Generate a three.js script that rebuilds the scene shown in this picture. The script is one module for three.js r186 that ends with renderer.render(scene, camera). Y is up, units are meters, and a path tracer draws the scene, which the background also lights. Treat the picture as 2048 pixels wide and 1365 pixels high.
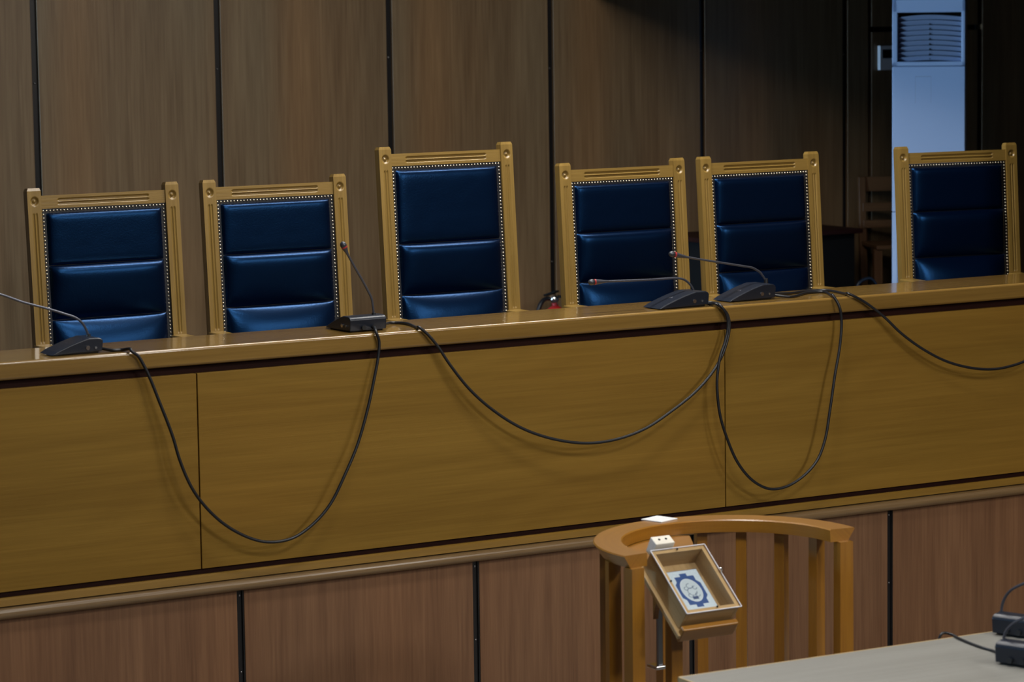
import * as THREE from 'three';
import { mergeGeometries } from 'three/addons/utils/BufferGeometryUtils.js';
import { RoundedBoxGeometry } from 'three/addons/geometries/RoundedBoxGeometry.js';
import { RectAreaLightUniformsLib } from 'three/addons/lights/RectAreaLightUniformsLib.js';

// ------------------------------------------------------------------ camera, lights, exposure
const scene = new THREE.Scene();
scene.background = new THREE.Color(0x0b0c0e);
const camera = new THREE.PerspectiveCamera(2 * Math.atan(682.5 / 6000) * 180 / Math.PI, 2048 / 1365, 0.1, 60);
camera.position.set(-5.827, 2.813, 9.950);
camera.rotation.order = 'YXZ';
camera.rotation.set(-6.6 * Math.PI / 180, -30.35 * Math.PI / 180, -0.8 * Math.PI / 180);
camera.filmGauge = 36;
camera.focus = 12.0;
camera.userData.fStop = 4.0;
const renderer = new THREE.WebGLRenderer({ antialias: true });
renderer.toneMapping = THREE.LinearToneMapping;
renderer.toneMappingExposure = 1.0;
renderer.shadowMap.enabled = true;
RectAreaLightUniformsLib.init();

const SIDE_X = 3.05, CEIL = 4.3, DAIS = 0.85, LEDGE = 1.55, WALLZ = -4.1;

// ------------------------------------------------------------------ helpers
let seed = 7;
const rnd = () => { seed = (seed * 1664525 + 1013904223) >>> 0; return seed / 4294967296; };
const taken = {};
function numbered(n) { const k = taken[n] = (taken[n] ?? -1) + 1; return k ? n + '_' + String(k).padStart(3, '0') : n; }
function setShadow(o) { o.castShadow = true; o.receiveShadow = true; return o; }
function tag(o, label, category, group) { o.userData.label = label; o.userData.category = category; if (group) o.userData.group = group; return o; }
function thing(name, label, category, pos = [0, 0, 0], turn = 0, group) {
  const g = new THREE.Group(); g.name = numbered(name); g.position.set(...pos); g.rotation.y = turn; scene.add(g);
  return tag(g, label, category, group);
}
function part(name, geo, mat, parent) { const m = setShadow(new THREE.Mesh(geo, mat)); m.name = name; parent.add(m); return m; }
function structGroup(name) { const g = new THREE.Group(); g.name = name; g.userData.kind = 'structure'; scene.add(g); return g; }
function struct(name, geo, mat) { const m = part(name, geo, mat, scene); m.userData.kind = 'structure'; return m; }
const V = (x, y, z) => new THREE.Vector3(x, y, z);
// uv in metres: v runs along the grain axis, u across it
function grain(geo, axis = 'y', ou = 0, ov = 0) {
  const g = geo.index ? geo.toNonIndexed() : geo;
  if (!g.attributes.normal) g.computeVertexNormals();
  const p = g.attributes.position, n = g.attributes.normal, uv = new Float32Array(p.count * 2);
  const ai = { x: 0, y: 1, z: 2 }[axis];
  for (let t = 0; t < p.count; t += 3) {
    const nn = [0, 0, 0];
    for (let k = 0; k < 3; k++) { nn[0] += Math.abs(n.getX(t + k)); nn[1] += Math.abs(n.getY(t + k)); nn[2] += Math.abs(n.getZ(t + k)); }
    let d = nn.indexOf(Math.max(...nn)), al = ai, ac;
    if (d === ai) { al = (ai + 1) % 3; }
    ac = 3 - d - al;
    for (let k = 0; k < 3; k++) {
      const c = [p.getX(t + k), p.getY(t + k), p.getZ(t + k)];
      uv[(t + k) * 2] = c[ac] + ou; uv[(t + k) * 2 + 1] = c[al] * (d === ai ? 6 : 1) + ov;
    }
  }
  g.setAttribute('uv', new THREE.BufferAttribute(uv, 2));
  return g;
}
function box(x0, x1, y0, y1, z0, z1, r = 0, seg = 2) {
  const w = x1 - x0, h = y1 - y0, d = z1 - z0;
  const g = r ? new RoundedBoxGeometry(w, h, d, seg, r) : new THREE.BoxGeometry(w, h, d);
  g.translate((x0 + x1) / 2, (y0 + y1) / 2, (z0 + z1) / 2);
  return g;
}
function merge(list) {
  return mergeGeometries(list.map(g => {
    const q = g.index ? g.toNonIndexed() : g.clone();
    for (const k of Object.keys(q.attributes)) if (!['position', 'normal', 'uv'].includes(k)) q.deleteAttribute(k);
    if (!q.attributes.normal) q.computeVertexNormals();
    if (!q.attributes.uv) q.setAttribute('uv', new THREE.BufferAttribute(new Float32Array(q.attributes.position.count * 2), 2));
    return q;
  }));
}
function tube(pts, r, seg = 8, per = 6) {
  const c = new THREE.CatmullRomCurve3(pts.map(p => V(...p)), false, 'centripetal');
  return new THREE.TubeGeometry(c, pts.length * per, r, seg, false);
}
function along(geo, a, b) {            // geometry along +y from 0, turned so that it runs from a towards b
  const d = V(...b).sub(V(...a)).normalize();
  geo.applyQuaternion(new THREE.Quaternion().setFromUnitVectors(V(0, 1, 0), d)); geo.translate(...a); return geo;
}
// periodic value noise
function noise(seedN, nx, ny) {
  let s = seedN * 2654435761 >>> 0; const a = new Float32Array(nx * ny);
  for (let i = 0; i < a.length; i++) { s = (s * 1664525 + 1013904223) >>> 0; a[i] = s / 4294967296; }
  return (u, v) => {
    u = ((u % 1) + 1) % 1 * nx; v = ((v % 1) + 1) % 1 * ny;
    const i = Math.floor(u), j = Math.floor(v); let f = u - i, g = v - j; f = f * f * (3 - 2 * f); g = g * g * (3 - 2 * g);
    const i0 = i % nx, i1 = (i + 1) % nx, j0 = (j % ny) * nx, j1 = ((j + 1) % ny) * nx;
    return (a[j0 + i0] * (1 - f) + a[j0 + i1] * f) * (1 - g) + (a[j1 + i0] * (1 - f) + a[j1 + i1] * f) * g;
  };
}
// wood veneer: u across the grain, v along it; colours are linear [dark, light], su/sv metres covered
function woodTex(sd, dark, light, su, sv, { w = 512, h = 1024, ring = 1, rg = 0.12, fleck = 0.25, hue = 0 } = {}) {
  const n1 = noise(sd, 5, 2), n2 = noise(sd + 1, 19, 3), n3 = noise(sd + 2, 90, 8), n4 = noise(sd + 3, 256, 26), n5 = noise(sd + 4, 4, 3), n6 = noise(sd + 5, 3, 2);
  const data = new Uint8Array(w * h * 4), bump = new Uint8Array(w * h * 4);
  const enc = x => Math.round(255 * (x <= 0.0031308 ? 12.92 * x : 1.055 * Math.pow(x, 1 / 2.4) - 0.055));
  for (let j = 0; j < h; j++) for (let i = 0; i < w; i++) {
    const u = i / w, v = j / h;
    const warp = (n1(u, v) - 0.5) * 0.3 + (n5(u, v) - 0.5) * 0.12;
    const r = Math.sin((u + warp * 0.35) * 2 * Math.PI * 9 * ring + 3 * (n6(u, v) - 0.5) * 6) * 0.5 + 0.5;
    const fine = n3(u + warp * 0.02, v), pore = n4(u, v);
    let t = rg * r + (0.30 - rg / 2) * n2(u + warp * 0.05, v) + (0.35 - rg / 2) * fine + 0.35 * n1(u, v);
    t += (pore - 0.5) * fleck;
    t = Math.min(1, Math.max(0, t * 1.2 - 0.1));
    const hu = (n5(u + 0.3, v + 0.4) - 0.5) * hue;
    const k = (j * w + i) * 4;
    for (let c = 0; c < 3; c++) { let x = dark[c] + (light[c] - dark[c]) * t; x *= c === 0 ? 1 + hu : c === 2 ? 1 - hu : 1; data[k + c] = enc(Math.min(1, x)); }
    data[k + 3] = 255;
    const b = 255 * Math.min(1, Math.max(0, 0.5 + (pore - 0.5) * 0.6 + (fine - 0.5) * 0.4)); bump[k] = bump[k + 1] = bump[k + 2] = b; bump[k + 3] = 255;
  }
  const mk = (d, srgb) => { const t = new THREE.DataTexture(d, w, h); t.wrapS = t.wrapT = THREE.RepeatWrapping; t.magFilter = THREE.LinearFilter; t.minFilter = THREE.LinearMipmapLinearFilter; t.generateMipmaps = true; t.repeat.set(1 / su, 1 / sv); if (srgb) t.colorSpace = THREE.SRGBColorSpace; t.needsUpdate = true; return t; };
  return { map: mk(data, true), bumpMap: mk(bump, false) };
}
function wood(sd, dark, light, su, sv, rough, opt = {}) {
  const t = woodTex(sd, dark, light, su, sv, opt);
  return new THREE.MeshPhysicalMaterial({ map: t.map, bumpMap: t.bumpMap, bumpScale: opt.bump ?? 0.00025, roughness: rough, clearcoat: opt.coat ?? 0, clearcoatRoughness: opt.coatRough ?? 0.15, specularIntensity: opt.spec ?? 0.7 });
}
function leatherBump() { // fine pebbled grain with soft stretch creases
  const n = 512, a = noise(301, 200, 200), b = noise(302, 90, 90), c = noise(303, 9, 12), d = new Uint8Array(n * n * 4);
  for (let j = 0; j < n; j++) for (let i = 0; i < n; i++) { const u = i / n, v = j / n, k = (j * n + i) * 4; d[k] = d[k + 1] = d[k + 2] = 255 * Math.min(1, Math.max(0, 0.16 * a(u, v) + 0.18 * b(u, v) + 0.66 * c(u, v))); d[k + 3] = 255; }
  const t = new THREE.DataTexture(d, n, n); t.wrapS = t.wrapT = THREE.RepeatWrapping; t.magFilter = THREE.LinearFilter; t.minFilter = THREE.LinearMipmapLinearFilter; t.generateMipmaps = true; t.repeat.set(1 / 0.45, 1 / 0.45); t.needsUpdate = true; return t;
}
const plain = (r, g, b, rough = 0.6, extra = {}) => new THREE.MeshPhysicalMaterial({ color: new THREE.Color().setRGB(r, g, b), roughness: rough, ...extra });

// ------------------------------------------------------------------ materials
const M = {
  wall: wood(11, [0.122, 0.071, 0.032], [0.230, 0.148, 0.074], 0.9, 2.6, 0.42, { hue: 0.2, fleck: 0.22, spec: 0.75 }),
  lower: wood(23, [0.130, 0.062, 0.030], [0.245, 0.128, 0.064], 0.8, 2.2, 0.5, { hue: 0.1, fleck: 0.2 }),
  bench: wood(31, [0.185, 0.098, 0.014], [0.265, 0.148, 0.024], 0.7, 2.4, 0.5, { hue: 0.06, fleck: 0.12, spec: 0.35 }),
  ledge: wood(37, [0.190, 0.104, 0.020], [0.275, 0.160, 0.036], 0.5, 1.8, 0.3, { fleck: 0.16, coat: 1.0, coatRough: 0.1 }),
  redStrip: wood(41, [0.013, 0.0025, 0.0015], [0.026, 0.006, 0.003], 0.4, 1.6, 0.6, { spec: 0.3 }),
  trim: wood(43, [0.150, 0.090, 0.038], [0.235, 0.150, 0.070], 0.4, 1.6, 0.3, { coat: 0.5, coatRough: 0.12 }),
  chair: wood(47, [0.185, 0.110, 0.023], [0.280, 0.175, 0.043], 0.35, 1.1, 0.36, { coat: 0.45, coatRough: 0.14, fleck: 0.18 }),
  stand: wood(53, [0.225, 0.088, 0.005], [0.340, 0.150, 0.011], 0.35, 1.2, 0.4, { coat: 1.0, coatRough: 0.28 }),
  boxWood: wood(57, [0.360, 0.235, 0.100], [0.480, 0.330, 0.160], 0.3, 0.9, 0.4, { coat: 0.3 }),
  table: wood(61, [0.172, 0.167, 0.149], [0.224, 0.219, 0.199], 0.5, 1.8, 0.42, { fleck: 0.1 }),
  tableEdge: wood(63, [0.520, 0.370, 0.170], [0.640, 0.470, 0.240], 0.3, 1.2, 0.4),
  dark: wood(67, [0.050, 0.026, 0.012], [0.095, 0.050, 0.024], 0.5, 1.5, 0.5),
  brownChair: wood(71, [0.070, 0.030, 0.010], [0.120, 0.054, 0.020], 0.3, 0.9, 0.45),
  joint: plain(0.006, 0.006, 0.007, 0.35),
  screw: plain(0.35, 0.35, 0.36, 0.3, { metalness: 1 }),
  leather: plain(0.0003, 0.0021, 0.0100, 0.30, { ior: 1.6, specularIntensity: 1.0, specularColor: new THREE.Color().setRGB(0.08, 0.36, 1.0), bumpMap: leatherBump(), bumpScale: 0.0006 }),
  leatherEdge: plain(0.003, 0.004, 0.008, 0.5),
  nail: plain(0.62, 0.55, 0.42, 0.28, { metalness: 1 }),
  mic: plain(0.006, 0.010, 0.020, 0.36),
  micDark: plain(0.008, 0.009, 0.011, 0.5),
  neck: plain(0.10, 0.105, 0.13, 0.32, { metalness: 0.6 }),
  micTip: plain(0.06, 0.065, 0.075, 0.35, { metalness: 0.5 }),
  red: plain(0.35, 0.03, 0.03, 0.4),
  cable: plain(0.005, 0.006, 0.009, 0.42),
  white: plain(0.72, 0.73, 0.74, 0.45),
  acBlueLit: plain(0.50, 0.62, 0.84, 0.42),  // white plastic with a blue daylight tint put into its colour
  acVane: plain(0.40, 0.48, 0.64, 0.45),  // louvres carry the same blue daylight tint in their colour
  chrome: plain(0.78, 0.78, 0.80, 0.12, { metalness: 1 }),
  steel: plain(0.30, 0.32, 0.35, 0.35, { metalness: 1 }),
  black: plain(0.006, 0.006, 0.006, 0.8, { specularIntensity: 0.3 }),
  extRed: plain(0.45, 0.02, 0.02, 0.35),
  tagYellow: plain(0.28, 0.26, 0.07, 0.5),
  acrylic: new THREE.MeshPhysicalMaterial({ color: 0xffffff, roughness: 0.03, transmission: 1, thickness: 0, ior: 1.3 }),
  frost: plain(0.75, 0.76, 0.84, 0.4),
  plaster: plain(0.42, 0.41, 0.39, 0.9),
  floor: plain(0.16, 0.15, 0.14, 0.5),
  carpet: plain(0.06, 0.035, 0.03, 0.95),
};

// ------------------------------------------------------------------ room shell
struct('floor', box(-9.2, 7.2, -0.2, 0, -4.4, 14.2), M.floor);
struct('ceiling', box(-9.2, 7.2, CEIL, CEIL + 0.2, -4.4, 14.2), M.plaster);
struct('wall_left', merge([box(-9.2, -9.0, 0, CEIL, -2.3, 14.2), box(-9.2, -9.0, 0, 1.0, -4.4, -2.3), box(-9.2, -9.0, 3.3, CEIL, -4.4, -2.3)]), M.dark);
struct('added_light_blocker', box(-2.6, -2.45, DAIS, CEIL, -2.15, -0.45), M.dark);  // unseen stub wall, added to keep the blue light off the chairs
struct('wall_rear', box(-9.0, 7.0, 0, CEIL, 14.0, 14.2), M.dark);
struct('wall_right', merge([box(SIDE_X, SIDE_X + 0.2, 0, CEIL, -0.25, 14.0), box(SIDE_X + 0.2, 7.0, 0, CEIL, -0.25, -0.05), box(7.0, 7.2, 0, CEIL, -4.4, 14.2)]), M.dark);
struct('added_shade_soffit', box(2.95, 7.0, 2.80, CEIL, WALLZ, -0.26), M.dark);  // unseen low soffit, added to cut lamp light on the right-hand wall
const dais = struct('floor_dais', box(-9.0, 7.0, 0.0, DAIS, WALLZ, -0.4), M.carpet);

{ // panelled wall behind the chairs: each veneer panel its own mesh, black channels between
  const w = structGroup('wall_back');
  part('wall_core', box(-9.2, 7.2, 0, CEIL, -4.4, WALLZ - 0.03), M.black, w);
  const J = 0.035;
  const joints = []; for (let k = -9; k <= 6; k++) joints.push(0.681 + k * 0.9945);
  for (let k = 0; k < joints.length - 1; k++) {
    const a = joints[k] + J / 2, b = joints[k + 1] - J / 2;
    if (Math.abs(joints[k] - 4.66) < 0.1) {
      part('wall_panel', grain(box(a, 4.825, DAIS, CEIL, WALLZ - 0.03, WALLZ, 0.002), 'y', 3.1, 0.4), M.wall, w);
      part('wall_panel', grain(box(4.85, b, DAIS, 2.565, WALLZ - 0.03, WALLZ, 0.002), 'y', 1.7, 1.1), M.wall, w);
      part('wall_panel', grain(box(4.85, b, 2.595, CEIL, WALLZ - 0.03, WALLZ, 0.002), 'y', 1.7, 0.6), M.wall, w);
    } else part('wall_panel', grain(box(a, b, DAIS, CEIL, WALLZ - 0.03, WALLZ, 0.002), 'y', rnd() * 7, rnd() * 7), M.wall, w);
  }
  for (const x of joints) {
    const s = part('joint_channel', box(x - J / 2, x + J / 2, DAIS, CEIL, WALLZ - 0.03, WALLZ - 0.018), M.joint, w);
    for (const y of [1.35, 2.44]) part('screw', new THREE.SphereGeometry(0.005, 8, 6).translate(x, y + (rnd() - 0.5) * 0.1, WALLZ - 0.016), M.screw, s);
  }
}

// ------------------------------------------------------------------ judges' bench
{
  const b = thing('judges_bench', 'long golden wooden judges bench with flat top ledge and dark lower panels', 'bench');
  const X0 = -6.4, X1 = SIDE_X - 0.03;
  part('ledge_top', grain(box(X0, X1, LEDGE - 0.066, LEDGE, -0.352, 0, 0.011, 5), 'x'), M.ledge, b);
  part('recess_strip', grain(box(X0, X1, LEDGE - 0.10, LEDGE - 0.066, -0.10, -0.034), 'x'), M.redStrip, b);  // recessed strip of dark red-brown wood
  const pc = [X0, -3.66, -1.33, 1.003, X1];
  for (let k = 0; k < 4; k++) part('front_panel', grain(box(pc[k] + 0.0025, pc[k + 1] - 0.0025, 0.727, 1.452, -0.05, -0.012, 0.0015), 'x', 0.21 * k, 0.9 * k), M.bench, b);
  part('panel_backing', box(X0, X1, 0.70, 1.47, -0.075, -0.045), M.black, b);
  part('recess_strip', grain(box(X0, X1, 0.703, 0.727, -0.05, -0.022), 'x'), M.redStrip, b);
  // sloped lower rail and half-round trim, extruded along x
  const ext = (pts, name, mat, sm) => {
    const s = new THREE.Shape(pts.map(p => new THREE.Vector2(p[0], p[1])));
    const g = new THREE.ExtrudeGeometry(s, { depth: X1 - X0, bevelEnabled: false, curveSegments: 8 });
    g.rotateY(Math.PI / 2); g.scale(1, 1, -1); // shape x -> z
    const q = g.index ? g.toNonIndexed() : g; const p = q.attributes.position.array;
    for (let i = 0; i < p.length; i += 9) for (let c = 0; c < 3; c++) { const t = p[i + 3 + c]; p[i + 3 + c] = p[i + 6 + c]; p[i + 6 + c] = t; }
    q.computeVertexNormals(); q.translate(X0, 0, 0);
    return part(name, grain(q, 'x', 0.3, 0.2), mat, b);
  };
  ext([[-0.05, 0.678], [0.002, 0.678], [-0.004, 0.700], [-0.010, 0.706], [-0.05, 0.706]], 'lower_rail', M.bench);
  const hr = [[-0.05, 0.634]]; for (let k = 0; k <= 10; k++) { const a = -Math.PI / 2 + Math.PI * k / 10; hr.push([0.012 + 0.019 * Math.cos(a), 0.654 + 0.020 * Math.sin(a)]); } hr.push([-0.05, 0.674]);
  ext(hr, 'half_round_trim', M.trim);
  part('plinth_core', box(X0, X1, 0, 0.66, -0.075, -0.04), M.black, b);
  for (let k = -6; k < 4; k++) {
    const a = Math.max(X0, -0.176 + k * 1.005), c = Math.min(X1, -0.176 + (k + 1) * 1.005); if (c - a < 0.1) continue;
    part('lower_panel', grain(box(a + 0.0145, c - 0.0145, 0, 0.64, -0.04, -0.002, 0.002), 'y', rnd() * 5, rnd() * 5), M.lower, b);
    const s = part('joint_strip', merge([box(a - 0.0145, a + 0.0145, 0, 0.637, -0.04, -0.012), box(a - 0.0145, a - 0.009, 0, 0.637, -0.012, -0.005), box(a + 0.009, a + 0.0145, 0, 0.637, -0.012, -0.005)]), M.joint, b);
    for (const y of [0.61, 0.32]) part('screw', new THREE.SphereGeometry(0.004, 8, 6).scale(1, 1, 0.5).translate(a, y, -0.011), M.screw, s);
  }
  part('ledge_bracket', box(X0, X1, 1.30, 1.485, -0.14, -0.075), M.dark, b);
}

// ------------------------------------------------------------------ judges' armchairs
// carved board: front face at z = 0 is a height field, the rest is a plain prism
function carved(x0, x1, y0, y1, thick, nx, ny, depth) {
  const P = [], I = [];
  for (let j = 0; j <= ny; j++) for (let i = 0; i <= nx; i++) { const x = x0 + (x1 - x0) * i / nx, y = y0 + (y1 - y0) * j / ny; const e = (i === 0 || i === nx || j === 0 || j === ny); P.push(x, y, e ? 0 : -depth(x, y)); }
  for (let j = 0; j < ny; j++) for (let i = 0; i < nx; i++) { const a = j * (nx + 1) + i, b = a + 1, c = a + nx + 1, d = c + 1; I.push(a, b, d, a, d, c); }
  const g = new THREE.BufferGeometry(); g.setAttribute('position', new THREE.Float32BufferAttribute(P, 3)); g.setIndex(I); g.computeVertexNormals();
  const B = [[x0, y0, 0], [x1, y0, 0], [x1, y1, 0], [x0, y1, 0], [x0, y0, -thick], [x1, y0, -thick], [x1, y1, -thick], [x0, y1, -thick]];
  const Q = []; for (const [a, b, c, d] of [[4, 0, 3, 7], [1, 5, 6, 2], [3, 2, 6, 7], [4, 5, 1, 0], [5, 4, 7, 6]]) Q.push(...B[a], ...B[b], ...B[c], ...B[a], ...B[c], ...B[d]);
  const s = new THREE.BufferGeometry(); s.setAttribute('position', new THREE.Float32BufferAttribute(Q, 3)); s.computeVertexNormals();
  return merge([g, s]);
}
const sstep = (a, b, x) => { const t = Math.min(1, Math.max(0, (x - a) / (b - a))); return t * t * (3 - 2 * t); };
function flute(a, b, half, s, c, dep) { // s along, c across distance
  const over = Math.max(a - s, s - b, 0), d = Math.hypot(over, c);
  return d < half ? dep * Math.sqrt(1 - (d / half) ** 2) : 0;
}
const PW = 0.057, PD = 0.038, HALF = 0.2905, TILT = -4.2 * Math.PI / 180;
function makeChair(label, tall) {
  const t = thing('judge_armchair', label, 'chair', [0, DAIS, 0], 0, 'judges armchairs behind the bench');
  const RY = 1.19 + tall;               // height of the rosettes above the platform
  const pose = new THREE.Matrix4().makeTranslation(0, RY, 0).multiply(new THREE.Matrix4().makeRotationX(TILT));
  const bake = g => g.applyMatrix4(pose);
  const bottom = -(RY) / Math.cos(TILT);
  const fl0 = -0.545 - tall;
  for (const s of [-1, 1]) {
    const cx = s * HALF;
    const face = carved(cx - PW / 2, cx + PW / 2, -0.62 - tall, 0.040, PD, 38, 220, (x, y) => {
      const dx = x - cx; const r = Math.hypot(dx, y);
      let d = 0;
      if (r < 0.0185) d = r < 0.0075 ? 0.001 + 0.0065 * (r / 0.0075) ** 2 : 0.0075 * (1 - sstep(0.0105, 0.0185, r));
      d = Math.max(d, flute(fl0, -0.052, 0.0040, y, dx - 0.0058, 0.0030), flute(fl0, -0.052, 0.0040, y, dx + 0.0058, 0.0030));
      return d;
    });
    // bevelled cap
    const cap = new THREE.CylinderGeometry(0.58, 0.7071, 0.012, 4, 1); cap.rotateY(Math.PI / 4); cap.scale(PW, 1, PD * 1.0); cap.translate(cx, 0.0455, -PD / 2);
    const cap2 = cap.toNonIndexed(); cap2.computeVertexNormals();
    const leg = box(cx - PW / 2, cx + PW / 2, bottom, -0.62 - tall, -PD, 0);
    part('post', bake(grain(merge([face, cap2, leg]), 'y', s * 0.3, tall)), M.chair, t);
  }
  const RX = HALF - PW / 2;
  const rail = carved(-RX, RX, -0.030, 0.021, 0.026, 150, 34, (x, y) => Math.max(flute(-0.185, 0.185, 0.0052, x, y + 0.0115, 0.0052), flute(-0.185, 0.185, 0.0052, x, y - 0.0025, 0.0052)));
  part('top_rail', bake(grain(rail.translate(0, 0, -0.006), 'x')), M.chair, t);
  const LB = -0.74 - tall;             // lower end of the upholstery
  part('leather_border', bake(box(-RX, RX, LB, -0.0305, -0.034, -0.010)), M.leatherEdge, t);
  part('lower_rail', bake(grain(box(-RX, RX, LB - 0.06, LB, -0.034, -0.006), 'x')), M.chair, t);
  // cushions
  const BX = RX - 0.019;
  const pillow = (y0, y1, H, nu, nv, bias, lean) => {
    const nx = 56, ny = 40, P = [], I = [];
    for (let j = 0; j <= ny; j++) for (let i = 0; i <= nx; i++) {
      const u = -1 + 2 * i / nx, v = -1 + 2 * j / ny; const uu = Math.sign(u) * Math.pow(Math.abs(u), 0.75), vv = Math.sign(v) * Math.pow(Math.abs(v), 0.75);
      const e = Math.max(0, 1 - Math.pow(Math.abs(uu), nu)) * Math.max(0, 1 - Math.pow(Math.abs(vv), nv));
      P.push(uu * BX, (y0 + y1) / 2 + vv * (y1 - y0) / 2, -0.011 + H * Math.pow(e, 0.5) * (1 + bias * (1 - vv * vv) * (1 - uu * uu)) + lean * vv * Math.pow(e, 0.5));
    }
    for (let j = 0; j < ny; j++) for (let i = 0; i < nx; i++) { const a = j * (nx + 1) + i, b = a + 1, c = a + nx + 1, d = c + 1; I.push(a, b, d, a, d, c); }
    const g = new THREE.BufferGeometry(); g.setAttribute('position', new THREE.Float32BufferAttribute(P, 3)); const uv = []; for (let i = 0; i < P.length; i += 3) uv.push(P[i] + y0 * 3, P[i + 1]); g.setAttribute('uv', new THREE.Float32BufferAttribute(uv, 2)); g.setIndex(I); g.computeVertexNormals(); return g;
  };
  const y1 = -0.0475, y2 = -0.253 - tall, y3 = -0.465 - tall;
  part('back_cushion', bake(pillow(y2, y1, 0.016, 14, 10, 0.0, 0.004)), M.leather, t);
  part('back_cushion', bake(pillow(y3, y2, 0.026, 8, 6, 0.12, 0.011)), M.leather, t);
  part('back_cushion', bake(pillow(LB + 0.018, y3, 0.036, 6, 3, 0.35, -0.008)), M.leather, t);
  // brass nails along the border
  const nl = [], ng = new THREE.SphereGeometry(0.0046, 8, 4, 0, Math.PI * 2, 0, Math.PI / 2).rotateX(Math.PI / 2);
  for (let x = -RX + 0.0075; x < RX - 0.004; x += 0.0145) nl.push(ng.clone().translate(x, -0.0385, -0.010));
  for (let y = -0.0385 - 0.0145; y > LB + 0.008; y -= 0.0145) for (const s of [-1, 1]) nl.push(ng.clone().translate(s * (RX - 0.0085), y, -0.010));
  const nm = part('nail_trim', bake(merge(nl)), M.nail, t); nm.userData.kind = 'stuff';
  // seat, arms and front legs (behind the bench)
  part('seat_frame', grain(box(-0.27, 0.27, 0.34, 0.40, 0.02, 0.50), 'x'), M.chair, t);
  part('seat', box(-0.28, 0.28, 0.40, 0.47, 0.035, 0.52, 0.025, 3), M.leather, t);
  for (const s of [-1, 1]) {
    part('front_leg', grain(box(s * 0.29 - 0.028, s * 0.29 + 0.028, 0, 0.60, 0.44, 0.495, 0.003), 'y'), M.chair, t);
    part('armrest', grain(box(s * 0.29 - 0.033, s * 0.29 + 0.033, 0.60, 0.635, 0.02, 0.53, 0.008), 'z'), M.chair, t);
  }
  return t;
}
{
  const spec = [
    [-1.260, 'navy leather armchair furthest left, behind the leftmost bench microphone', 0.005, 0],
    [-0.5145, 'navy leather armchair between the tallest armchair and the leftmost armchair', -0.006, -0.8],
    [0.2815, 'tallest navy leather armchair with longer upper cushion', 0.1, 0],
    [1.1525, 'navy leather armchair just right of the tallest one, beside the extinguisher', 0.0, -0.5],
    [1.8775, 'navy leather armchair second from the right, behind the rightmost bench microphone', -0.008, -0.3],
    [2.992, 'navy leather armchair furthest right, standing before the white air conditioner', 0.0, -7.5]];
  const proto = makeChair(spec[0][1], 0);
  spec.forEach(([x, label, dy, deg], i) => {
    let c;
    if (i === 0) c = proto;
    else if (i === 2) c = makeChair(label, 0.102);
    else { c = proto.clone(); c.name = numbered('judge_armchair'); c.userData = { ...proto.userData, label }; scene.add(c); }
    c.position.set(x, DAIS, -1.0); c.rotation.y = deg * Math.PI / 180;
  });
}

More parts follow.
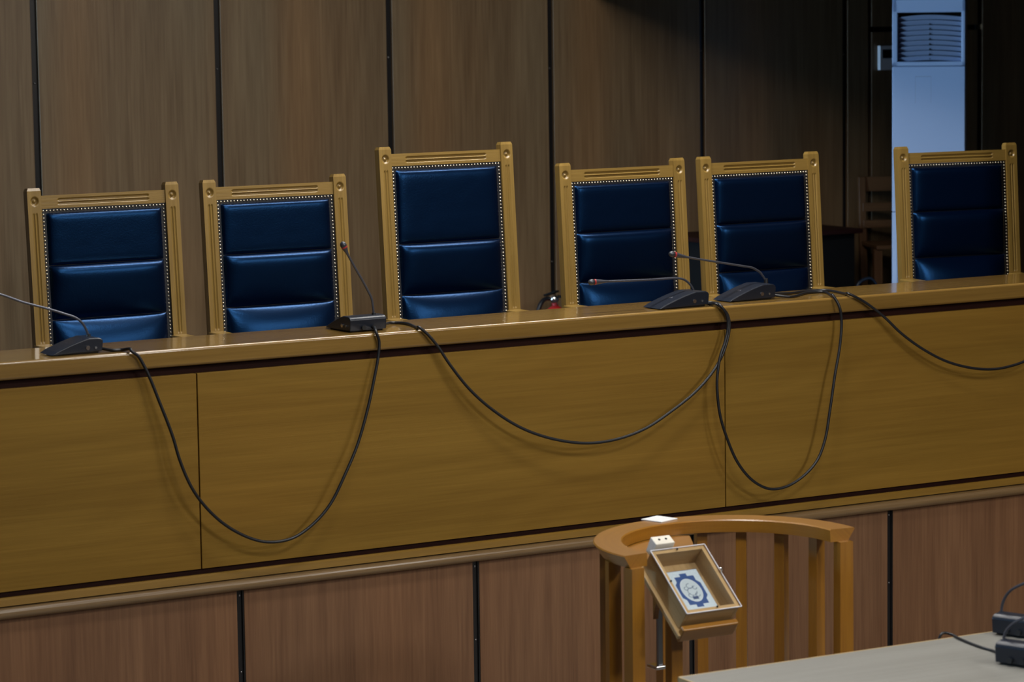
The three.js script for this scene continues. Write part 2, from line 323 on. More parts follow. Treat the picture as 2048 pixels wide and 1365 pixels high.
// ------------------------------------------------------------------ microphones and their cables
const DATA = {"cables": [[[-1.688, 1.566, -0.112], [-1.6396, 1.556, -0.055], [-1.604, 1.556, -0.0471], [-1.5937, 1.5625, 0.004], [-1.5962, 1.5575, 0.012], [-1.5702, 1.5376, 0.0134], [-1.5511, 1.5038, 0.0165], [-1.5293, 1.4536, 0.0212], [-1.4999, 1.3701, 0.0289], [-1.456, 1.2399, 0.0409], [-1.4329, 1.1473, 0.0494], [-1.3943, 1.0475, 0.0586], [-1.3442, 0.973, 0.062], [-1.2662, 0.8966, 0.062], [-1.1667, 0.8361, 0.062], [-1.0857, 0.8126, 0.062], [-0.9931, 0.8179, 0.062], [-0.9092, 0.8601, 0.062], [-0.8346, 0.9282, 0.062], [-0.7674, 1.0347, 0.0584], [-0.7073, 1.1417, 0.0487], [-0.6562, 1.2687, 0.0373], [-0.621, 1.3786, 0.0274], [-0.5956, 1.4707, 0.0192], [-0.5898, 1.5229, 0.0146], [-0.6005, 1.5575, 0.012], [-0.56, 1.566, -0.078]], [[-0.537, 1.566, -0.078], [-0.3966, 1.556, -0.2374], [-0.3663, 1.556, -0.1918], [-0.4032, 1.556, -0.0236], [-0.4137, 1.5625, 0.004], [-0.3771, 1.529, 0.0148], [-0.3399, 1.4828, 0.0205], [-0.2938, 1.4112, 0.0294], [-0.2149, 1.3101, 0.0418], [-0.1227, 1.2264, 0.0519], [-0.0065, 1.1496, 0.0611], [0.1244, 1.096, 0.0673], [0.2818, 1.0629, 0.0709], [0.4211, 1.0645, 0.0703], [0.5646, 1.0954, 0.0663], [0.6881, 1.1504, 0.0595], [0.814, 1.2198, 0.051], [0.905, 1.2927, 0.0423], [0.9594, 1.3587, 0.0345], [0.9921, 1.4266, 0.0266], [1.0041, 1.48, 0.0203], [0.9955, 1.5207, 0.0156], [0.964, 1.5528, 0.012], [0.9506, 1.5625, 0.004], [0.9588, 1.556, -0.0518], [0.94, 1.566, -0.083]], [[0.94, 1.566, -0.127], [0.9999, 1.556, -0.0942], [0.961, 1.5625, 0.004], [0.961, 1.5522, 0.0271], [0.9832, 1.5187, 0.0299], [0.9872, 1.4681, 0.0341], [0.9688, 1.4091, 0.039], [0.9436, 1.3567, 0.0434], [0.9279, 1.3016, 0.048], [0.919, 1.238, 0.0533], [0.926, 1.1209, 0.063], [0.956, 1.0178, 0.0716], [1.0004, 0.9228, 0.077], [1.0614, 0.8517, 0.077], [1.1229, 0.811, 0.077], [1.1724, 0.7959, 0.077], [1.2472, 0.8011, 0.077], [1.3352, 0.8404, 0.077], [1.3985, 0.8968, 0.077], [1.4389, 0.9758, 0.0741], [1.4718, 1.0964, 0.0642], [1.5061, 1.2377, 0.0527], [1.5391, 1.3587, 0.0428], [1.5531, 1.4607, 0.0345], [1.5439, 1.5189, 0.0298], [1.53, 1.5625, 0.004], [1.5463, 1.556, -0.0216], [1.6141, 1.556, -0.1796], [1.5403, 1.556, -0.1846], [1.3867, 1.556, -0.0956], [1.313, 1.566, -0.143]], [[1.313, 1.566, -0.187], [1.471, 1.556, -0.2128], [1.5692, 1.556, -0.2421], [1.6598, 1.556, -0.2242], [1.6375, 1.556, -0.0545], [1.6118, 1.5625, 0.004], [1.6876, 1.523, 0.0161], [1.7835, 1.4529, 0.0263], [1.8546, 1.3881, 0.0357], [1.9521, 1.319, 0.0456], [2.0776, 1.2537, 0.0549], [2.2074, 1.2148, 0.0602], [2.3277, 1.1995, 0.0622], [2.424, 1.205, 0.0612], [2.5227, 1.2254, 0.0581], [2.6113, 1.2723, 0.0513], [2.6773, 1.364, 0.0383], [2.717, 1.4686, 0.0235], [2.7388, 1.5381, 0.0137], [2.7511, 1.5625, 0.004], [2.7981, 1.556, -0.0488]]], "necks": {"m1": [[-1.7061, 1.6005, -0.115], [-1.7112, 1.6227, -0.115], [-1.7276, 1.6547, -0.115], [-1.752, 1.6754, -0.115], [-1.8032, 1.6959, -0.115], [-1.8655, 1.7181, -0.115], [-1.9518, 1.7452, -0.115], [-2.0371, 1.7792, -0.115], [-2.1477, 1.8127, -0.115], [-2.2208, 1.8313, -0.115], [-2.2772, 1.8453, -0.115]], "m2": [[-0.5495, 1.6032, -0.1], [-0.5524, 1.6378, -0.1], [-0.5581, 1.6725, -0.1], [-0.5684, 1.6941, -0.1], [-0.5972, 1.7454, -0.1], [-0.628, 1.7966, -0.1], [-0.6554, 1.8446, -0.1], [-0.6748, 1.8845, -0.1]], "m3": [[0.9263, 1.5937, -0.115], [0.9168, 1.6197, -0.115], [0.8975, 1.6422, -0.115], [0.8721, 1.658, -0.115], [0.8359, 1.6642, -0.115], [0.7073, 1.6658, -0.115], [0.5081, 1.6718, -0.115], [0.4285, 1.6727, -0.115]], "m4": [[1.3224, 1.6161, -0.175], [1.3149, 1.629, -0.175], [1.2949, 1.655, -0.175], [1.2723, 1.6696, -0.175], [1.2513, 1.6789, -0.175], [1.2223, 1.6847, -0.175], [1.0857, 1.7105, -0.175], [0.9328, 1.7397, -0.175], [0.851, 1.7585, -0.175]]}, "tn": [[[0.31, 0.8049, 2.5592], [0.31, 0.8364, 2.5615], [0.31, 0.8629, 2.5737], [0.31, 0.8919, 2.6007], [0.31, 0.9275, 2.669], [0.31, 0.9601, 2.77], [0.31, 0.9824, 2.888], [0.31, 0.9903, 2.946]], [[0.046, 0.8034, 2.885], [0.046, 0.8415, 2.8966], [0.046, 0.8719, 2.9271], [0.046, 0.9019, 2.9831], [0.046, 0.9438, 3.0913], [0.046, 0.9742, 3.2151], [0.046, 0.9837, 3.2704]]], "tc": [[0.0219, 0.77, 2.9448], [0.0994, 0.755, 2.7776], [0.1019, 0.755, 2.7186], [0.1111, 0.755, 2.6457], [0.1277, 0.755, 2.5677], [0.1423, 0.755, 2.5143], [0.1334, 0.7584, 2.5], [0.1152, 0.759, 2.5], [0.1051, 0.7472, 2.5], [0.1012, 0.7085, 2.5], [0.0994, 0.6271, 2.5]]};
function micBase(L, W, H, parent) {        // axis: tip at +x, back at x = 0, width in z
  const s = new THREE.Shape(); s.moveTo(0.004, 0.010); s.lineTo(L, 0.005); s.quadraticCurveTo(L * 0.58, H * 0.74, L * 0.27, H); s.lineTo(0.016, H * 0.99); s.quadraticCurveTo(0.002, H * 0.95, 0, H * 0.8); s.closePath();
  const g = new THREE.ExtrudeGeometry(s, { depth: W - 0.008, bevelEnabled: true, bevelSize: 0.004, bevelThickness: 0.004, bevelSegments: 3, curveSegments: 10 });
  g.translate(0, 0, -(W - 0.008) / 2);
  const body = part('base', g, M.mic, parent);
  part('foot', box(0.012, L * 0.9, 0, 0.012, -W / 2 + 0.008, W / 2 - 0.008, 0.003), M.micDark, parent);
  part('talk_button', new RoundedBoxGeometry(0.03, 0.004, 0.022, 2, 0.0015).rotateZ(-0.42).translate(L * 0.66, H * 0.60, 0), M.neck, body);
  part('volume_wheel', new THREE.CylinderGeometry(0.008, 0.008, 0.005, 14).rotateX(Math.PI / 2).translate(L * 0.30, H * 0.42, -W / 2 - 0.001), M.chrome, body);
  part('phone_jack', new THREE.CylinderGeometry(0.0045, 0.0045, 0.005, 12).rotateX(Math.PI / 2).translate(L * 0.14, H * 0.40, -W / 2 - 0.001), M.steel, body);
  for (const zz of [-0.022, 0.022]) part('cable_socket', new THREE.CylinderGeometry(0.009, 0.009, 0.014, 12).rotateZ(Math.PI / 2).translate(-0.003, 0.016, zz), M.micDark, body);
  return body;
}
function mic(label, pos, turn, L, W, H, neckWorld, group) {
  const t = thing('conference_microphone', label, 'microphone', pos, turn, group);
  micBase(L, W, H, t);
  t.updateMatrixWorld(true); const inv = t.matrixWorld.clone().invert();
  const pts = neckWorld.map(p => V(...p).applyMatrix4(inv).toArray());
  const n = pts.length, tip = pts[n - 1], pre = pts[n - 2];
  part('neck_socket', new THREE.CylinderGeometry(0.0075, 0.010, 0.028, 16).translate(pts[0][0], pts[0][1] + 0.0, pts[0][2]), M.micDark, t);
  const low = [pts[0][0], pts[0][1] - 0.02, pts[0][2]];
  part('gooseneck', tube([low, ...pts.slice(0, n - 1)], 0.0046, 10, 8), M.neck, t);
  const d = Math.hypot(tip[0] - pre[0], tip[1] - pre[1], tip[2] - pre[2]);
  const prof = [[0.0046, -0.004], [0.0055, 0.008], [0.0105, d * 0.60], [0.0115, d * 0.66], [0.0115, d * 0.72]].map(p => new THREE.Vector2(...p));
  const head = part('microphone_head', along(new THREE.LatheGeometry(prof, 20), pre, tip), M.neck, t);
  part('light_ring', along(new THREE.CylinderGeometry(0.0118, 0.0118, 0.006, 20).translate(0, d * 0.73, 0), pre, tip), M.red, head);
  part('windscreen', along(new THREE.SphereGeometry(0.0125, 18, 12).scale(1, 1.25, 1).translate(0, d * 0.9, 0), pre, tip), M.micTip, head);
  return t;
}
mic('black gooseneck microphone leaning out of the left picture edge, on the bench ledge', [-1.680, LEDGE, -0.110], Math.PI + 0.02, 0.19, 0.115, 0.052, DATA.necks.m1, 'gooseneck microphones on the bench ledge');
mic('black gooseneck microphone seen from behind, upright between two armchairs', [-0.588, LEDGE, -0.075], Math.PI / 2 + 0.03, 0.19, 0.158, 0.056, DATA.necks.m2, 'gooseneck microphones on the bench ledge');
mic('black gooseneck microphone with level neck in front of the armchair beside the extinguisher', [0.945, LEDGE, -0.105], Math.PI + 0.04, 0.235, 0.12, 0.058, DATA.necks.m3, 'gooseneck microphones on the bench ledge');
mic('rightmost black gooseneck microphone on the bench ledge, neck sloping up to the left', [1.318, LEDGE, -0.165], Math.PI + 0.02, 0.225, 0.12, 0.060, DATA.necks.m4, 'gooseneck microphones on the bench ledge');
['black cable looping down the bench front below the two leftmost armchairs', 'black cable hanging in a wide shallow loop across the bench middle', 'black cable hanging in a narrow deep loop between the two rightmost bench microphones', 'black cable trailing off the ledge towards the right picture edge'].forEach((l, i) => {
  const c = part(numbered('microphone_cable'), tube(DATA.cables[i], 0.0058, 10, 8), M.cable, scene); tag(c, l, 'cable', 'microphone cables hanging over the bench front');
});

// ------------------------------------------------------------------ witness stand
const SC = [-0.226, 1.823];
{
  const t = thing('witness_stand', 'curved wooden witness stand with slatted front and thick handrail', 'witness stand', [SC[0], 0, SC[1]]);
  const A0 = -6.5 * Math.PI / 180, A1 = 186.5 * Math.PI / 180, RT = 1.0;
  const sec = [[0.372, RT - 0.044], [0.440, RT - 0.044], [0.466, RT - 0.004], [0.463, RT], [0.374, RT], [0.370, RT - 0.004]];
  const P = [], N = 80;
  const at = (a, q) => [q[0] * Math.cos(a), q[1], -q[0] * Math.sin(a)];
  for (let k = 0; k < N; k++) for (let m = 0; m < sec.length; m++) {
    const a = A0 + (A1 - A0) * k / N, b = A0 + (A1 - A0) * (k + 1) / N, q = sec[m], r = sec[(m + 1) % sec.length];
    P.push(...at(a, q), ...at(a, r), ...at(b, r), ...at(a, q), ...at(b, r), ...at(b, q));
  }
  for (const [a, f] of [[A0, 1], [A1, -1]]) for (let m = 1; m < sec.length - 1; m++) { const tri = [at(a, sec[0]), at(a, sec[m]), at(a, sec[m + 1])]; if (f < 0) tri.reverse(); P.push(...tri.flat()); }
  const g = new THREE.BufferGeometry(); g.setAttribute('position', new THREE.Float32BufferAttribute(P, 3)); 
  // check winding on the top face, flip if it points down
  g.computeVertexNormals();
  { const n = g.attributes.normal; let up = 0; for (let i = 0; i < n.count; i++) if (g.attributes.position.getY(i) > RT - 0.0005) up += n.getY(i); if (up < 0) { const p = g.attributes.position.array; for (let i = 0; i < p.length; i += 9) for (let c = 0; c < 3; c++) { const s = p[i + 3 + c]; p[i + 3 + c] = p[i + 6 + c]; p[i + 6 + c] = s; } g.computeVertexNormals(); } }
  // grain follows the curve
  { const p = g.attributes.position, uv = new Float32Array(p.count * 2); for (let i = 0; i < p.count; i++) { const x = p.getX(i), z = -p.getZ(i); let a = Math.atan2(z, x); if (a < -1.2) a += 2 * Math.PI; uv[i * 2] = Math.hypot(x, z) + p.getY(i); uv[i * 2 + 1] = a * 0.42; } g.setAttribute('uv', new THREE.BufferAttribute(uv, 2)); }
  part('handrail', g, M.stand, t);
  for (let k = 0; k <= 10; k++) {
    const deg = -6 + 192 * k / 10, a = deg * Math.PI / 180, end = k === 0 || k === 10;
    const w0 = end ? 0.044 : 0.036, w1 = end ? 0.048 : 0.040, d = end ? 0.05 : 0.042;
    const gg = new THREE.CylinderGeometry(w0 * 0.7071, w1 * 0.7071, RT - 0.044, 4, 1).rotateY(Math.PI / 4); gg.scale(d / w0, 1, 1); gg.translate(0, (RT - 0.044) / 2, 0);
    const q = gg.toNonIndexed(); q.computeVertexNormals(); grain(q, 'y', k * 0.17, k * 0.31);
    const m = part('baluster', grain(q, 'y', k * 0.17, k * 0.31), M.stand, t);
    m.rotation.y = a; m.position.set(0.424 * Math.cos(a), 0, -0.424 * Math.sin(a));
  }
  // low curved floor rail
  const fr = new THREE.ExtrudeGeometry((() => { const s = new THREE.Shape(); s.absarc(0, 0, 0.45, A0, A1, false); s.absarc(0, 0, 0.38, A1, A0, true); return s; })(), { depth: 0.05, bevelEnabled: false, curveSegments: 40 }).rotateX(-Math.PI / 2);
  part('floor_rail', grain(fr, 'x'), M.stand, t);
  // inner shelf board
  const sh = new THREE.Shape(); [[-0.33, 0.05], [-0.30, 0.14], [-0.222, 0.318], [-0.10, 0.372], [0.02, 0.372], [0.055, 0.345], [-0.01, 0.228], [-0.12, 0.05]].forEach((p, i) => i ? sh.lineTo(...p) : sh.moveTo(...p));
  const sg = new THREE.ExtrudeGeometry(sh, { depth: 0.018, bevelEnabled: true, bevelSize: 0.002, bevelThickness: 0.002, bevelSegments: 1 }).rotateX(-Math.PI / 2).translate(0, 0.934, 0);
  part('shelf', grain(sg, 'x', 0.2, 0.4), M.stand, t);
  // lectern board that carries the case, sloping towards the public
  const pose = new THREE.Matrix4().makeTranslation(-0.569 - SC[0], 1.0, 1.851 - SC[1]).multiply(new THREE.Matrix4().makeRotationX(39 * Math.PI / 180));
  part('lectern_board', grain(box(-0.014, 0.214, -0.098, -0.081, -0.012, 0.296, 0.003), 'z').applyMatrix4(pose), M.boxWood, t);
  part('lectern_lip', grain(box(-0.006, 0.210, -0.112, -0.054, 0.276, 0.298, 0.005), 'x').applyMatrix4(pose), M.stand, t);
  part('lectern_post', grain(box(0.03, 0.075, 0, 0.83, 0.03, 0.07, 0.003).translate(-0.569 - SC[0], 0, 1.851 - SC[1]), 'y', 0.4, 0.2), M.stand, t);
  const br = new THREE.Shape(); br.moveTo(0, 0); br.lineTo(0, -0.15); br.quadraticCurveTo(0.01, -0.06, 0.10, -0.055); br.closePath();
  part('bracket', grain(new THREE.ExtrudeGeometry(br, { depth: 0.02, bevelEnabled: false }).rotateY(-Math.PI / 2).translate(-0.30, 0.915, 0.0), 'y'), M.stand, t);
}
{ // glazed case and what it holds
  const P0 = [-0.569, 1.0, 1.851];
  const c = thing('display_case', 'shallow tilted wooden case with clear lid on the witness stand', 'display case', P0);
  c.rotation.x = 39 * Math.PI / 180;
  const W = 0.206, Ln = 0.268, D = 0.080, T = 0.013;
  part('case_wall', grain(box(0, T, -D, -0.004, 0, Ln, 0.001), 'z'), M.boxWood, c);
  part('case_wall', grain(box(W - T, W, -D, -0.004, 0, Ln, 0.001), 'z'), M.boxWood, c);
  part('case_wall', grain(box(T, W - T, -D, -0.004, 0, T, 0.001), 'x'), M.boxWood, c);
  part('case_wall', grain(box(T, W - T, -D, -0.004, Ln - T, Ln, 0.001), 'x'), M.boxWood, c);
  part('case_floor', grain(box(T, W - T, -D, -D + 0.008, T, Ln - T), 'z'), M.boxWood, c);
  const lid = part('clear_lid', box(-0.001, W + 0.003, -0.0035, 0.0005, -0.001, Ln + 0.003), M.acrylic, c);
  part('lid_edge', merge([box(-0.003, -0.001, -0.0035, 0.0005, -0.003, Ln + 0.005), box(W + 0.003, W + 0.005, -0.0035, 0.0005, -0.003, Ln + 0.005), box(-0.003, W + 0.005, -0.0035, 0.0005, -0.003, -0.001), box(-0.003, W + 0.005, -0.0035, 0.0005, Ln + 0.003, Ln + 0.005)]), M.frost, lid);
  for (const [x, z] of [[T / 2, Ln * 0.5], [W * 0.47, T / 2], [W * 0.58, Ln - T / 2]]) part('screw', new THREE.CylinderGeometry(0.0035, 0.0035, 0.003, 10).translate(x, 0.002, z), M.black, lid);
  part('knob', new THREE.CapsuleGeometry(0.0055, 0.010, 6, 14).rotateZ(0.5).translate(W + 0.002, 0.007, Ln * 0.44), M.chrome, lid);
  // holy book
  const b = thing('ornate_book', 'blue book with silver ornate cover lying inside the clear case', 'book');
  b.position.set(P0[0], P0[1], P0[2]); b.rotation.x = 39 * Math.PI / 180;
  const cv = document.createElement('canvas'); cv.width = 384; cv.height = 560; const x = cv.getContext('2d');
  x.fillStyle = '#b9c8d2'; x.fillRect(0, 0, 384, 560);
  x.fillStyle = '#a3b6c2'; for (let i = 0; i < 900; i++) x.fillRect(rnd() * 384, rnd() * 560, 5, 5);
  x.fillStyle = '#d3dde2'; for (let i = 0; i < 500; i++) x.fillRect(rnd() * 384, rnd() * 560, 4, 4);
  x.fillStyle = '#2c4a80'; x.beginPath();
  const pl = [[150, 40], [234, 40], [234, 80], [310, 80], [310, 150], [345, 190], [345, 370], [310, 410], [310, 480], [234, 480], [234, 520], [150, 520], [150, 480], [74, 480], [74, 410], [39, 370], [39, 190], [74, 150], [74, 80], [150, 80]];
  pl.forEach((p, i) => i ? x.lineTo(...p) : x.moveTo(...p)); x.closePath(); x.fill();
  x.strokeStyle = '#cfd9de'; x.lineWidth = 12; x.beginPath(); x.ellipse(192, 280, 112, 158, 0, 0, 7); x.stroke(); x.fillStyle = '#b4c2c9'; x.fill();
  x.strokeStyle = '#51627c'; x.lineWidth = 7; for (const [a, b2, r] of [[192, 220, 34], [192, 300, 52], [140, 250, 22], [244, 250, 22], [150, 350, 26], [234, 350, 26]]) { x.beginPath(); x.arc(a, b2, r, 0, 5); x.stroke(); }
  x.fillStyle = '#33466a'; x.fillRect(158, 368, 68, 40);
  const tex = new THREE.CanvasTexture(cv); tex.colorSpace = THREE.SRGBColorSpace;
  const bw = 0.128, bl = 0.172, bx = 0.036, bz = 0.058, by = -D + 0.008;
  part('cover_board', box(bx, bx + bw, by + 0.020, by + 0.024, bz, bz + bl, 0.0008), plain(0.03, 0.06, 0.17, 0.5), b);
  part('cover_board', box(bx, bx + bw, by, by + 0.004, bz, bz + bl, 0.0008), plain(0.03, 0.06, 0.17, 0.5), b);
  part('page_block', box(bx + 0.003, bx + bw - 0.003, by + 0.004, by + 0.020, bz + 0.003, bz + bl - 0.003), plain(0.6, 0.55, 0.42, 0.8), b);
  part('spine', box(bx - 0.003, bx + 0.002, by, by + 0.024, bz, bz + bl, 0.001), plain(0.025, 0.05, 0.15, 0.5), b);
  const pg = new THREE.PlaneGeometry(bw - 0.006, bl - 0.004).rotateX(-Math.PI / 2).translate(bx + bw / 2 + 0.002, by + 0.0243, bz + bl / 2);
  part('cover_plaque', pg, new THREE.MeshPhysicalMaterial({ map: tex, roughness: 0.45, metalness: 0.15 }), b);
  // block on the upper edge of the case
  const k = thing('wooden_block', 'pale wooden block with two screw holes at the top of the clear case', 'block', [-0.548, 0.987, 1.784]);
  k.rotation.set(30 * Math.PI / 180, 0, 0, 'XYZ');
  part('block_body', grain(box(0, 0.074, 0, 0.060, 0, 0.040, 0.003), 'x'), wood(73, [0.60, 0.56, 0.48], [0.74, 0.70, 0.62], 0.2, 0.6, 0.5), k);
  for (const bx2 of [0.024, 0.050]) part('screw_hole', new THREE.CylinderGeometry(0.0042, 0.0042, 0.002, 12).translate(bx2, 0.0602, 0.018), M.black, k);
  // white plate on the rail
  const p = part('white_plate', box(-0.045, 0.045, 0, 0.004, -0.045, 0.045, 0.001), M.white, scene); p.rotation.y = 0.32; p.position.set(-0.228, 1.0005, 1.378);
  tag(p, 'small flat white square plate lying on the far handrail', 'plate');
  const rr = thing('steel_rod', 'thin upright steel rod with flat foot plate inside the witness stand', 'rod', [-0.474, 0, 1.75]);
  part('rod', box(-0.009, 0.009, 0.59, 0.932, -0.006, 0.006, 0.002), M.steel, rr);
  part('foot_plate', box(-0.026, 0.026, 0.578, 0.59, -0.04, 0.02, 0.003), M.chrome, rr);
}

// ------------------------------------------------------------------ table in front
{
  const t = thing('clerk_table', 'pale greyish wooden table in the lower right foreground', 'table', [-0.905, 0, 2.508], -0.02);
  part('table_top', grain(box(0.004, 1.9, 0.722, 0.75, 0.004, 0.85, 0.001), 'x'), M.table, t);
  part('edge_band', grain(merge([box(0, 0.004, 0.722, 0.7502, 0, 0.85), box(0, 1.9, 0.722, 0.7502, 0, 0.004)]), 'x'), M.tableEdge, t);
  part('modesty_panel', grain(box(0.06, 1.84, 0.2, 0.722, 0.06, 0.08), 'x'), M.table, t);
  for (const x of [0.04, 1.83]) for (const z of [0.06, 0.77]) part('leg', grain(box(x, x + 0.05, 0, 0.722, z, z + 0.05, 0.003), 'y'), M.table, t);
}
mic('black gooseneck microphone further back on the pale table, cut by the right edge', [0.290, 0.752, 2.640], 0.38, 0.20, 0.15, 0.062, DATA.tn[0], 'table microphones');
mic('nearest black gooseneck microphone on the pale table, lower right corner', [0.026, 0.752, 2.975], 0.38, 0.20, 0.15, 0.066, DATA.tn[1], 'table microphones');
tag(part(numbered('microphone_cable'), tube(DATA.tc, 0.0045, 8, 8), M.cable, scene), 'thin dark cable running to the far edge of the pale table', 'cable');

// ------------------------------------------------------------------ things in the dim corner
{ // air conditioner: front faces the public
  const t = thing('air_conditioner', 'tall white floor-standing air conditioner with louvred outlet', 'air conditioner', [4.40, DAIS, -3.0], -41 * Math.PI / 180);
  const W = 0.197, top = 2.755 - DAIS, D = 0.27;
  const y1 = 2.683 - DAIS, y0 = 2.418 - DAIS, ys = 2.392 - DAIS;
  part('head_frame', merge([box(-W, -W + 0.030, ys + 0.002, top, -D, 0, 0.006), box(W - 0.022, W, ys + 0.002, top, -D, 0, 0.006), box(-W, W, y1, top, -D, 0, 0.006), box(-W, W, ys + 0.002, y0, -D, 0, 0.006)]), M.acBlueLit, t);
  part('outlet_cavity', box(-W + 0.02, W - 0.015, y0 - 0.005, y1 + 0.005, -D + 0.005, -0.09), M.black, t);
  for (let k = 0; k < 9; k++) {
    const yy = y1 - 0.022 - k * 0.0275, P = [], I = [], n = 16;
    for (let i = 0; i <= n; i++) { const u = -1 + 2 * i / n, x = 0.004 + u * (W - 0.028), bow = 0.012 * (1 - u * u); for (const [dz, dy] of [[-0.014, 0.0], [-0.030 - 0.014, -0.022], [-0.034 - 0.014, -0.019], [-0.018, 0.003]]) P.push(x, yy + dy + bow - 0.006, dz + bow * 0.6 - 0.004); }
    for (let i = 0; i < n; i++) for (let m = 0; m < 4; m++) { const a = i * 4 + m, b = i * 4 + (m + 1) % 4, c = a + 4, d = b + 4; I.push(a, b, d, a, d, c); }
    const g = new THREE.BufferGeometry(); g.setAttribute('position', new THREE.Float32BufferAttribute(P, 3)); g.setIndex(I); const q = g.toNonIndexed(); q.computeVertexNormals();
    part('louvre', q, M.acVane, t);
  }
  part('louvre_link', box(0.002, 0.008, y0 + 0.012, y1 - 0.06, -0.034, -0.028), M.black, t);
  part('front_cover', box(-W, W, 1.60 - DAIS, ys, -D, 0, 0.006), M.acBlueLit, t);
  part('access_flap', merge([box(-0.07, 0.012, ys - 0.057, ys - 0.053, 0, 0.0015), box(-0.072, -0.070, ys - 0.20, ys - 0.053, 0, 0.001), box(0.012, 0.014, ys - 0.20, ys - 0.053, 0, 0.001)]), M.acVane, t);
  part('base_cover', box(-W, W, 0.0, 1.60 - DAIS - 0.002, -D, -0.012, 0.006), M.acBlueLit, t);
  part('grille_frame', merge([box(-W, -W + 0.03, 0.05, 1.598 - DAIS, -0.02, 0, 0.004), box(W - 0.03, W, 0.05, 1.598 - DAIS, -0.02, 0, 0.004)]), M.acBlueLit, t);
  const sl = []; for (let y = 0.07; y < 1.575 - DAIS; y += 0.0135) sl.push(box(-W + 0.03, W - 0.03, y, y + 0.0065, -0.014, -0.002));
  const gm = part('grille_slats', merge(sl), M.acBlueLit, t); gm.userData.kind = 'stuff';
}
{
  const t = thing('wall_thermostat', 'small white wall controller with dark screen left of the air conditioner', 'thermostat', [4.892, 2.343, WALLZ]);
  part('housing', box(0, 0.13, 0, 0.142, 0, 0.025, 0.004), M.white, t);
  part('screen', box(0.018, 0.112, 0.068, 0.120, 0.0245, 0.0258), M.black, t);
}
{ // plain slat-back chair
  const t = thing('wooden_chair', 'dark brown wooden slat-back chair half hidden by the air conditioner', 'chair', [4.84, DAIS, -3.77], -22 * Math.PI / 180);
  const w = 0.20, sy = 0.51;
  part('seat', grain(box(-w - 0.015, w + 0.015, sy - 0.025, sy, -0.17, 0.17, 0.006), 'x'), M.brownChair, t);
  for (const s of [-1, 1]) {
    part('front_leg', grain(box(s * w - 0.024, s * w + 0.024, 0, sy - 0.025, 0.11, 0.155, 0.003), 'y'), M.brownChair, t);
    const g = box(s * w - 0.02, s * w + 0.02, -sy, 0.37, -0.02, 0.02, 0.003); 
    const p = g.attributes.position; for (let i = 0; i < p.count; i++) if (p.getY(i) > 0) p.setZ(i, p.getZ(i) - p.getY(i) * 0.2);
    part('back_post', grain(g.translate(0, sy, -0.15), 'y'), M.brownChair, t);
  }
  for (const [y, h] of [[0.285, 0.085], [0.17, 0.05], [0.075, 0.045]]) part('back_slat', grain(box(-w, w, sy + y, sy + y + h, -0.012, 0.008, 0.003).translate(0, 0, -0.15 - y * 0.2 - 0.01), 'x'), M.brownChair, t);
}
{
  const t = thing('side_cabinet', 'low dark wooden side cabinet against the panelled wall', 'cabinet', [0, DAIS, 0]);
  const h = 1.468 - DAIS;
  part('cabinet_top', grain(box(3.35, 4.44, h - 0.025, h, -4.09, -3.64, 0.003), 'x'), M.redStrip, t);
  part('cabinet_body', grain(box(3.38, 4.41, 0.05, h - 0.025, -4.08, -3.68), 'x'), M.black, t);
  part('plinth', box(3.40, 4.39, 0, 0.05, -4.07, -3.70), M.black, t);
  const bg = thing('black_bag', 'black soft bag on the platform below the slat-back chair', 'bag', [4.28, DAIS, -3.40]);
  const s = new THREE.SphereGeometry(0.16, 24, 16).scale(1.15, 1.0, 0.7).translate(0, 0.15, 0); const p = s.attributes.position;
  for (let i = 0; i < p.count; i++) { const y = p.getY(i); if (y < 0.02) p.setY(i, Math.max(0, y)); p.setX(i, p.getX(i) * (1.15 - y)); p.setY(i, Math.max(0, p.getY(i) + 0.012 * Math.sin(p.getX(i) * 40))); }
  s.computeVertexNormals(); part('bag_body', s, M.leatherEdge, bg);
  part('bag_handle', tube([[-0.07, 0.26, 0], [-0.05, 0.34, 0], [0.03, 0.36, 0], [0.08, 0.30, 0], [0.09, 0.25, 0]], 0.010), M.cable, bg);
}
{ // fire extinguisher
  const t = thing('fire_extinguisher', 'small red fire extinguisher with black hose on the floor by the wall', 'extinguisher', [2.575, DAIS, -3.93]);
  const prof = [[0, 0], [0.055, 0], [0.058, 0.01], [0.058, 0.22], [0.05, 0.25], [0.03, 0.268], [0.018, 0.275], [0.018, 0.285]].map(p => new THREE.Vector2(...p));
  part('cylinder', new THREE.LatheGeometry(prof, 28), M.extRed, t);
  part('valve', merge([new THREE.CylinderGeometry(0.016, 0.016, 0.05, 14).translate(0, 0.305, 0), new THREE.SphereGeometry(0.028, 14, 10).translate(-0.025, 0.315, 0.03)]), M.chrome, t);
  part('lever', merge([box(-0.012, 0.012, 0.335, 0.345, -0.02, 0.11).rotateX(-0.25), box(-0.012, 0.012, 0.325, 0.335, -0.02, 0.10)]), M.black, t);
  part('safety_tag', box(-0.003, 0.006, 0.34, 0.44, 0.03, 0.034).rotateZ(-0.12).translate(0.0, 0, 0), M.tagYellow, t);
  part('hose', tube([[-0.035, 0.315, 0.02], [-0.075, 0.322, 0.03], [-0.12, 0.295, 0.045], [-0.145, 0.22, 0.05], [-0.13, 0.12, 0.05], [-0.10, 0.05, 0.05]], 0.012, 10), M.cable, t);
}

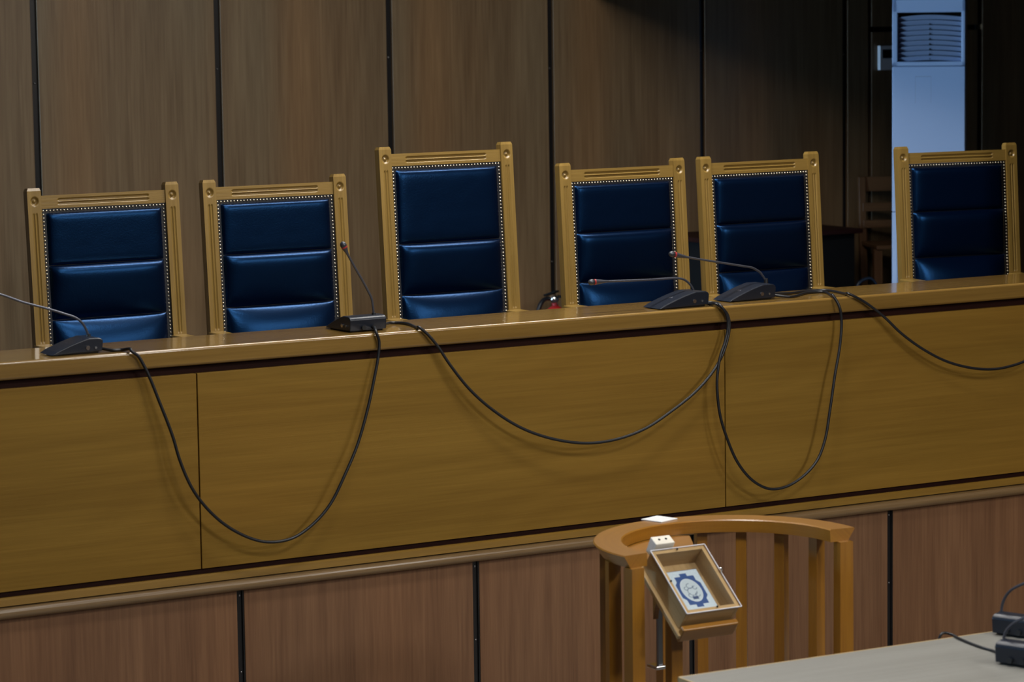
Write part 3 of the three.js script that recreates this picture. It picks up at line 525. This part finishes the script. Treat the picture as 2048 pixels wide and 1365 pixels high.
// ------------------------------------------------------------------ lamps of the room
function panel(label, x, z, w, d, power, rgb, y = CEIL) {
  const t = thing('ceiling_light', label, 'ceiling light', [x, y, z], 0, 'ceiling light panels');
  part('housing', box(-w / 2 - 0.03, w / 2 + 0.03, -0.06, 0, -d / 2 - 0.03, d / 2 + 0.03), M.white, t);
  const c = new THREE.Color().setRGB(...rgb);
  part('diffuser', box(-w / 2, w / 2, -0.066, -0.06, -d / 2, d / 2), new THREE.MeshStandardMaterial({ color: 0xffffff, emissive: c, emissiveIntensity: power * 0.25, roughness: 0.6 }), t);
  const l = new THREE.RectAreaLight(c, power, w, d); l.position.set(0, -0.072, 0); l.rotation.x = -Math.PI / 2; l.castShadow = true; t.add(l); l.name = 'panel_light';
}
const WHITE = [1.0, 0.97, 0.92], SKY = [0.42, 0.68, 1.0];
panel('long ceiling light panel above the armchairs', 0.7, -0.4, 2.6, 0.5, 24, WHITE);
panel('ceiling light panel above the witness stand', -0.6, 1.7, 1.2, 0.5, 20, WHITE);
panel('ceiling light panel over the front of the hall', -1.0, 4.4, 1.2, 0.6, 34, WHITE);
panel('ceiling light panel by the side wall in mid hall', 2.42, 5.2, 0.6, 1.2, 34, WHITE);
panel('ceiling light panel near the back of the hall', 2.0, 8.0, 0.6, 1.2, 84, WHITE);
{ // unseen far-left window, added to throw blue light on the air conditioner
  const w = structGroup('added_window_1');
  w.position.x = -9.1;
  part('added_glow_pane', box(-0.01, 0.01, 1.0, 3.3, -4.1, -2.3), new THREE.MeshStandardMaterial({ color: 0xffffff, emissive: new THREE.Color().setRGB(...SKY), emissiveIntensity: 20, roughness: 0.5 }), w);
  for (const z of [-4.1, -3.24, -2.36]) part('added_mullion', box(-0.03, 0.04, 1.0, 3.3, z, z + 0.06), M.white, w);
  for (const y of [1.0, 3.24]) part('added_rail', box(-0.03, 0.04, y, y + 0.06, -4.1, -2.3), M.white, w);
  const c = new THREE.RectAreaLight(new THREE.Color().setRGB(...SKY), 62, 1.6, 2.1); c.name = 'added_blue_light'; c.position.set(0.05, 2.15, -3.2); c.rotation.y = -Math.PI / 2; c.castShadow = true; w.add(c);
}

renderer.render(scene, camera);
